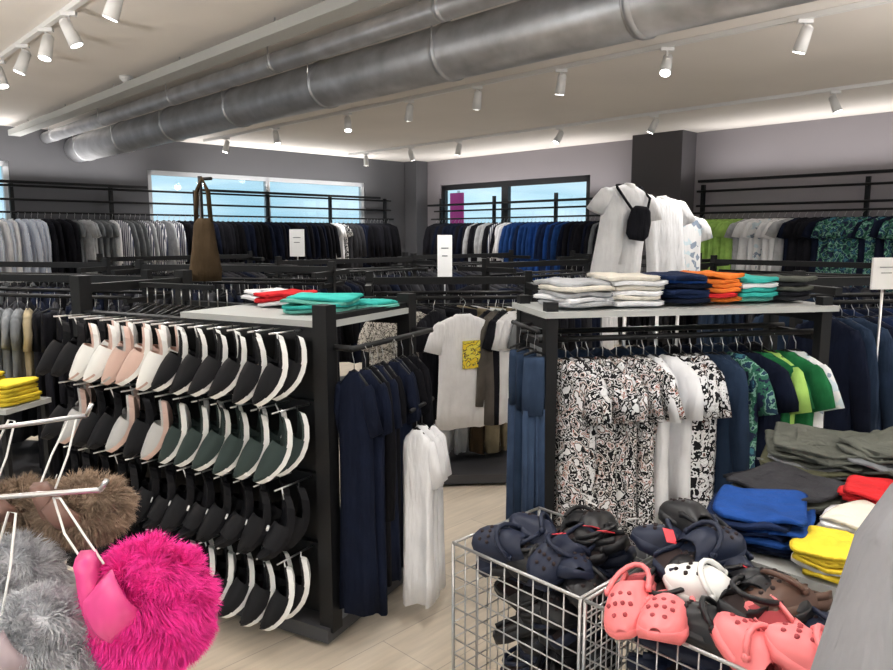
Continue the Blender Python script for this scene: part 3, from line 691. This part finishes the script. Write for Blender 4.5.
def clog(b, M, mat, hole='hole', strap=True):
    Ls = .25; ts = [0, .05, .15, .3, .45, .6, .75, .87, .95, 1]
    def hw(t): return {0: .022, .05: .036, .15: .043, .3: .041, .45: .044, .6: .051, .75: .055, .87: .05, .95: .036, 1: .018}[t]
    rs = []
    for t in ts:
        w = hw(t); y = (t-.5)*Ls; z0 = .012*(t > .9)+.004*(t < .06)
        rs.append([(-w*.92, y, z0), (w*.92, y, z0), (w*1.04, y, z0+.014), (w, y, .03), (-w, y, .03), (-w*1.04, y, z0+.014)])
    rings(b, rs, mat, M)
    us = [(.42, .058, .046), (.5, .075, .048), (.6, .078, .051), (.75, .066, .054), (.87, .048, .05), (.95, .034, .036), (1.0, .02, .016)]
    def up(t, hh, w, k): return [(-w*k*math.cos(math.pi*i/12), (t-.5)*Ls-(.03*(abs(math.cos(math.pi*i/12)))**2 if t < .45 else 0), .022+hh*.85*k*max(0, math.sin(math.pi*i/12))**.75) for i in range(13)]
    rings(b, [up(t, h, w, 1) for t, h, w in us], mat, M, closed=False)
    rings(b, [up(t, h, w, .9) for t, h, w in us][::-1], mat, M, closed=False)
    rings(b, [[(-hw(t)*1.02, (t-.5)*Ls, .028), (-hw(t)*.98, (t-.5)*Ls, .045), (-hw(t)*.85, (t-.5)*Ls, .045), (-hw(t)*.85, (t-.5)*Ls, .028)] for t in (.05, .15, .3, .45)], mat, M)
    rings(b, [[(hw(t)*1.02, (t-.5)*Ls, .028), (hw(t)*.98, (t-.5)*Ls, .045), (hw(t)*.85, (t-.5)*Ls, .045), (hw(t)*.85, (t-.5)*Ls, .028)] for t in (.05, .15, .3, .45)], mat, M)
    rings(b, [[(-hw(t)*.84, (t-.5)*Ls, .0305), (hw(t)*.84, (t-.5)*Ls, .0305)] for t in (.05, .15, .3, .45)], hole, M, closed=False)
    if strap:
        up_ = rnd.random() < .5; pts = []
        for i in range(9):
            a = math.pi*i/8; yy = -math.sin(a)*(.105 if not up_ else -.05); zz = .06+(.005 if not up_ else .035)*math.sin(a)
            pts.append((-math.cos(a)*.052, yy, zz))
        tube(b, pts, .007, mat, 6, M)
        for sx in (-1, 1): cyl(b, (sx*.048, 0, .058), (sx*.058, 0, .058), .009, mat, 10, M=M)
    for (hx, ty, hz) in ((-.02, .68, .0), (0, .68, 0), (.02, .68, 0), (-.025, .79, 0), (-.008, .79, 0), (.01, .79, 0), (.027, .79, 0), (-.014, .89, 0), (.012, .89, 0)):
        hh = .07 if ty < .7 else (.06 if ty < .8 else .043); w = .053
        zz = .022+hh*.85*max(0, math.sqrt(max(0, 1-(hx/w)**2)))**.75
        cyl(b, (hx, (ty-.5)*Ls, zz-.006), (hx*1.05, (ty-.5)*Ls+.002, zz+.0025), .0055, hole, 8, M=M)
def pile(b, b0, b1, a0, a1_, z0, z1, n, pick):
    for i in range(n):
        bb = rnd.uniform(b0, b1); aa = rnd.uniform(a0, a1_); z = z0+(z1-z0)*i/max(1, n-1)
        p = KB(bb, aa, z); mt, hl = pick(bb, aa, z)
        clog(b, MX(p.x, p.y, p.z, rnd.uniform(0, 6.28), rnd.uniform(-.5, .5), rnd.uniform(-.6, .6)), mt, hl)
b = B()
BK = [('rub_blackg', 'hole'), ('rub_blackg', 'hole'), ('rub_navy', 'hole')]
pile(b, .14, .33, .14, .26, .14, .64, 50, lambda *_: rnd.choice(BK))
pile(b, .12, .36, .12, .32, .62, .75, 20, lambda *_: rnd.choice(BK))
for k in range(7):
    p = KB(rnd.uniform(.2, .42), rnd.uniform(.1, .38), .82+.008*k); box(b, (0, 0, 0), (.03, .04, .002), 'tag' if k % 2 else 'card', MX(p.x, p.y, p.z, rnd.uniform(0, 3), .4, .3))
b.obj('clog_pile')
b = B()
pile(b, .6, 1.0, .13, .28, .14, .62, 64, lambda *_: rnd.choice(BK+[('rub_brown', 'hole')]))
def put(bb, aa, z, yaw, pt, rl, mt, hl='hole'): p = KB(bb, aa, z); clog(b, MX(p.x, p.y, p.z, yaw, pt, rl), mt, hl)
for a_ in ((.54, .3, .78, 1.2, .3, .2), (.60, .33, .80, 2.5, -.3, .2), (.7, .32, .77, .4, .2, -.3), (.63, .27, .82, 5.0, .2, .2), (.56, .36, .84, .3, .1, .2), (.82, .32, .74, 3.0, .2, .3), (.95, .3, .7, 1.5, 0, .3)): put(*a_, *rnd.choice(BK))
put(.57, .07, .735, 2.7, -.15, .35, 'rub_pink', 'hole_pink'); put(.67, .05, .735, 2.6, .2, .1, 'rub_pink', 'hole_pink')
put(.70, .2, .76, 1.0, .25, -.2, 'rub_white'); put(.76, .26, .765, 4.4, .2, .3, 'rub_blackg'); put(.85, .27, .77, 2.0, .1, .2, 'rub_brown'); put(.80, .2, .775, 5.4, -.2, .2, 'rub_blackg')
put(.86, .05, .72, .3, .5, .2, 'rub_pink', 'hole_pink'); put(.91, .13, .75, 3.5, -.4, .2, 'rub_pink', 'hole_pink'); put(.98, .1, .74, 1.0, .4, 0, 'rub_pink', 'hole_pink')
put(.76, .08, .72, .9, .2, .2, 'rub_blackg'); put(.62, .2, .76, 5.2, .3, .1, 'rub_blackg')
for k in range(3):
    p = KB(.56+.1*k, .24+.02*k, .875-.02*k); box(b, (0, 0, 0), (.03, .045, .002), 'tag', MX(p.x, p.y, p.z, .6*k, .5, .3))
b.obj('clog_pile')

# ------------------------------------------------------------------ grey sweater on a stand (right foreground)
b = B(); M = MX(.755, .90, 1.365, .25)
garment(b, M, 'long', 'knit', .75, 2.4, 'blackmetal', 1.2, 28, sang=.2)
cyl(b, (.626, .87, 1.472), (1.25, 1.02, 1.472), .012, 'steel', 8); cyl(b, (1.25, 1.02, 0), (1.25, 1.02, 1.485), .016, 'steel', 10); cyl(b, (1.25, 1.02, 0), (1.25, 1.02, .02), .2, 'steel', 20)
b.obj('grey_sweater_on_stand')

# ------------------------------------------------------------------ fluffy slippers (left foreground)
def fur(b, c, rad, n, ln, mat, droop=.5, M=None):
    c = Vector(c); lat = 12
    core = []
    for i in range(1, lat):
        th = math.pi*i/lat
        core.append([(c.x+.95*rad[0]*math.sin(th)*math.cos(2*math.pi*k/16), c.y+.95*rad[1]*math.sin(th)*math.sin(2*math.pi*k/16), c.z+.95*rad[2]*math.cos(th)) for k in range(16)])
    rings(b, core, mat, M)
    vs = []; fs = []
    for i in range(n):
        z = rnd.uniform(-1, 1); a = rnd.uniform(0, 6.2832); r = math.sqrt(1-z*z)
        nn = Vector((r*math.cos(a), r*math.sin(a), z))
        p = c+Vector((nn.x*rad[0], nn.y*rad[1], nn.z*rad[2]))*.94
        cl = Vector((math.sin(a*5+z*7), math.cos(a*4-z*9), math.sin(z*11+a*3)))*.5
        d = (nn*.8+cl+Vector((rnd.gauss(0, .25), rnd.gauss(0, .25), rnd.gauss(0, .25)-droop*.6))).normalized()
        l = ln*rnd.uniform(.6, 1.15); s = d.orthogonal().normalized()
        s = (Matrix.Rotation(rnd.uniform(0, 6.28), 3, d) @ s)*.0008
        q = p+d*l*.55; e = q+(d+Vector((0, 0, -droop))).normalized()*l*.5
        o = len(vs); vs += [p-s, p+s, q+s*.8, q-s*.8, e]; fs += [(o, o+1, o+2, o+3), (o+3, o+2, o+4)]
    b.add(vs, fs, mat, False, M)
def slipper(c, yaw, pitch, fmat, smat, rad=(.075, .06, .085), n=9000, rod=None, sl=1.):
    """furry slide hanging: fur band + visible foot-shaped sole"""
    b = B(); M = MX(c[0], c[1], c[2], yaw, pitch)
    fur(b, (0, 0, 0), rad, n, .022, fmat, .45, M)
    rs = []; xo = -rad[0]*.75
    for t in [k/12 for k in range(13)]:
        w = .046*sl*math.sin(math.pi*min(.985, max(.06, t)))**.45; z = (.10-t*.14)*sl
        x0 = xo-.01+t*.03
        rs.append([(x0-.010, -w-.02, z), (x0+.010, -w-.02, z), (x0+.013, -.02, z), (x0+.010, w-.02, z), (x0-.010, w-.02, z), (x0-.012, -.02, z)])
    rings(b, rs, smat, M)
    # padded band wrapping over the fur
    rs = []
    for k in range(9):
        t = k/8; yy = -rad[1]*(.75+.3*math.sin(math.pi*t)); xx = xo+.008+.04*t; zz = (.075-.07*t)*sl
        rs.append([(xx+.022*math.cos(a)*sl, yy+.012*math.sin(a), zz+.022*math.cos(a)*sl) for a in [2*math.pi*i/10 for i in range(10)]])
    rings(b, rs, smat, M)
    if rod:
        t0 = M @ Vector((xo, -.02, .09*sl)); rv = Vector(rod)
        tube(b, [t0+Vector((-.012, 0, 0)), (t0+rv)/2+Vector((-.014, 0, 0)), rv+Vector((-.004, 0, .012)), rv+Vector((.006, 0, .01)), (t0+rv)/2+Vector((.012, 0, 0)), t0+Vector((.014, 0, 0))], .0018, 'rub_white', 5)
    b.obj('fluffy_slipper')
slipper((-.425, .97, 1.12), .25, .1, 'fur_pink', 'satin_pink', (.085, .07, .1), 28000, rod=(-.565, 1.0, 1.262))
slipper((-.555, .92, 1.085), .3, .1, 'fur_grey', 'satin_mauve', (.07, .06, .085), 20000, rod=(-.6, .95, 1.26), sl=.7)
slipper((-.655, 1.03, 1.11), .1, .0, 'fur_grey', 'satin_mauve', (.07, .06, .085), 18000, rod=(-.70, 1.0, 1.255), sl=.8)
slipper((-.585, 1.12, 1.21), .3, .2, 'fur_brown', 'satin_brown', (.065, .06, .045), 14000, rod=(-.62, 1.165, 1.34), sl=.6)
slipper((-.70, 1.14, 1.195), .3, .0, 'fur_brown', 'satin_brown', (.06, .055, .05), 11000, rod=(-.72, 1.16, 1.335), sl=.6)
b = B()
cyl(b, (-1.05, 1.0, 0), (-1.05, 1.0, 1.5), .02, 'steel', 10); cyl(b, (-1.05, 1.0, 0), (-1.05, 1.0, .02), .22, 'steel', 24)
cyl(b, (-1.05, 1.0, 1.245), (-.5, 1.0, 1.285), .004, 'steel', 8); cyl(b, (-1.05, 1.0, 1.32), (-.6, 1.17, 1.352), .004, 'steel', 8)
cyl(b, (-.6, 1.17, 1.352), (-.59, 1.17, 1.372), .004, 'steel', 8); cyl(b, (-.5, 1.0, 1.285), (-.49, 1.0, 1.3), .004, 'steel', 8)
b.obj('slipper_display_stand')

# ------------------------------------------------------------------ world + camera
w = bpy.data.worlds.new('sky'); scene.world = w; w.use_nodes = True; nt = w.node_tree
bg = nt.nodes['Background']
tc = nt.nodes.new('ShaderNodeTexCoord'); mp = nt.nodes.new('ShaderNodeMapping'); mp.inputs['Scale'].default_value = (2, 2, 9)
n = nt.nodes.new('ShaderNodeTexNoise'); n.inputs['Scale'].default_value = 2.2; n.inputs['Detail'].default_value = 4
L(nt, tc.outputs['Generated'], mp.inputs['Vector']); L(nt, mp.outputs['Vector'], n.inputs['Vector'])
r = nt.nodes.new('ShaderNodeValToRGB'); r.color_ramp.elements[0].position = .35; r.color_ramp.elements[1].position = .6
r.color_ramp.elements[0].color = (.45, .70, .82, 1); r.color_ramp.elements[1].color = (.8, .93, 1, 1)
L(nt, n.outputs['Fac'], r.inputs['Fac']); L(nt, r.outputs['Color'], bg.inputs['Color']); bg.inputs['Strength'].default_value = 1.2

cd = bpy.data.cameras.new('camera'); cam = bpy.data.objects.new('camera', cd); scene.collection.objects.link(cam)
cam.location = (0, 0, 1.65); cam.rotation_euler = (math.radians(90-7.907), 0, 0)
cd.sensor_width = 36; cd.lens = 720/893*36; cd.clip_start = .02
scene.camera = cam
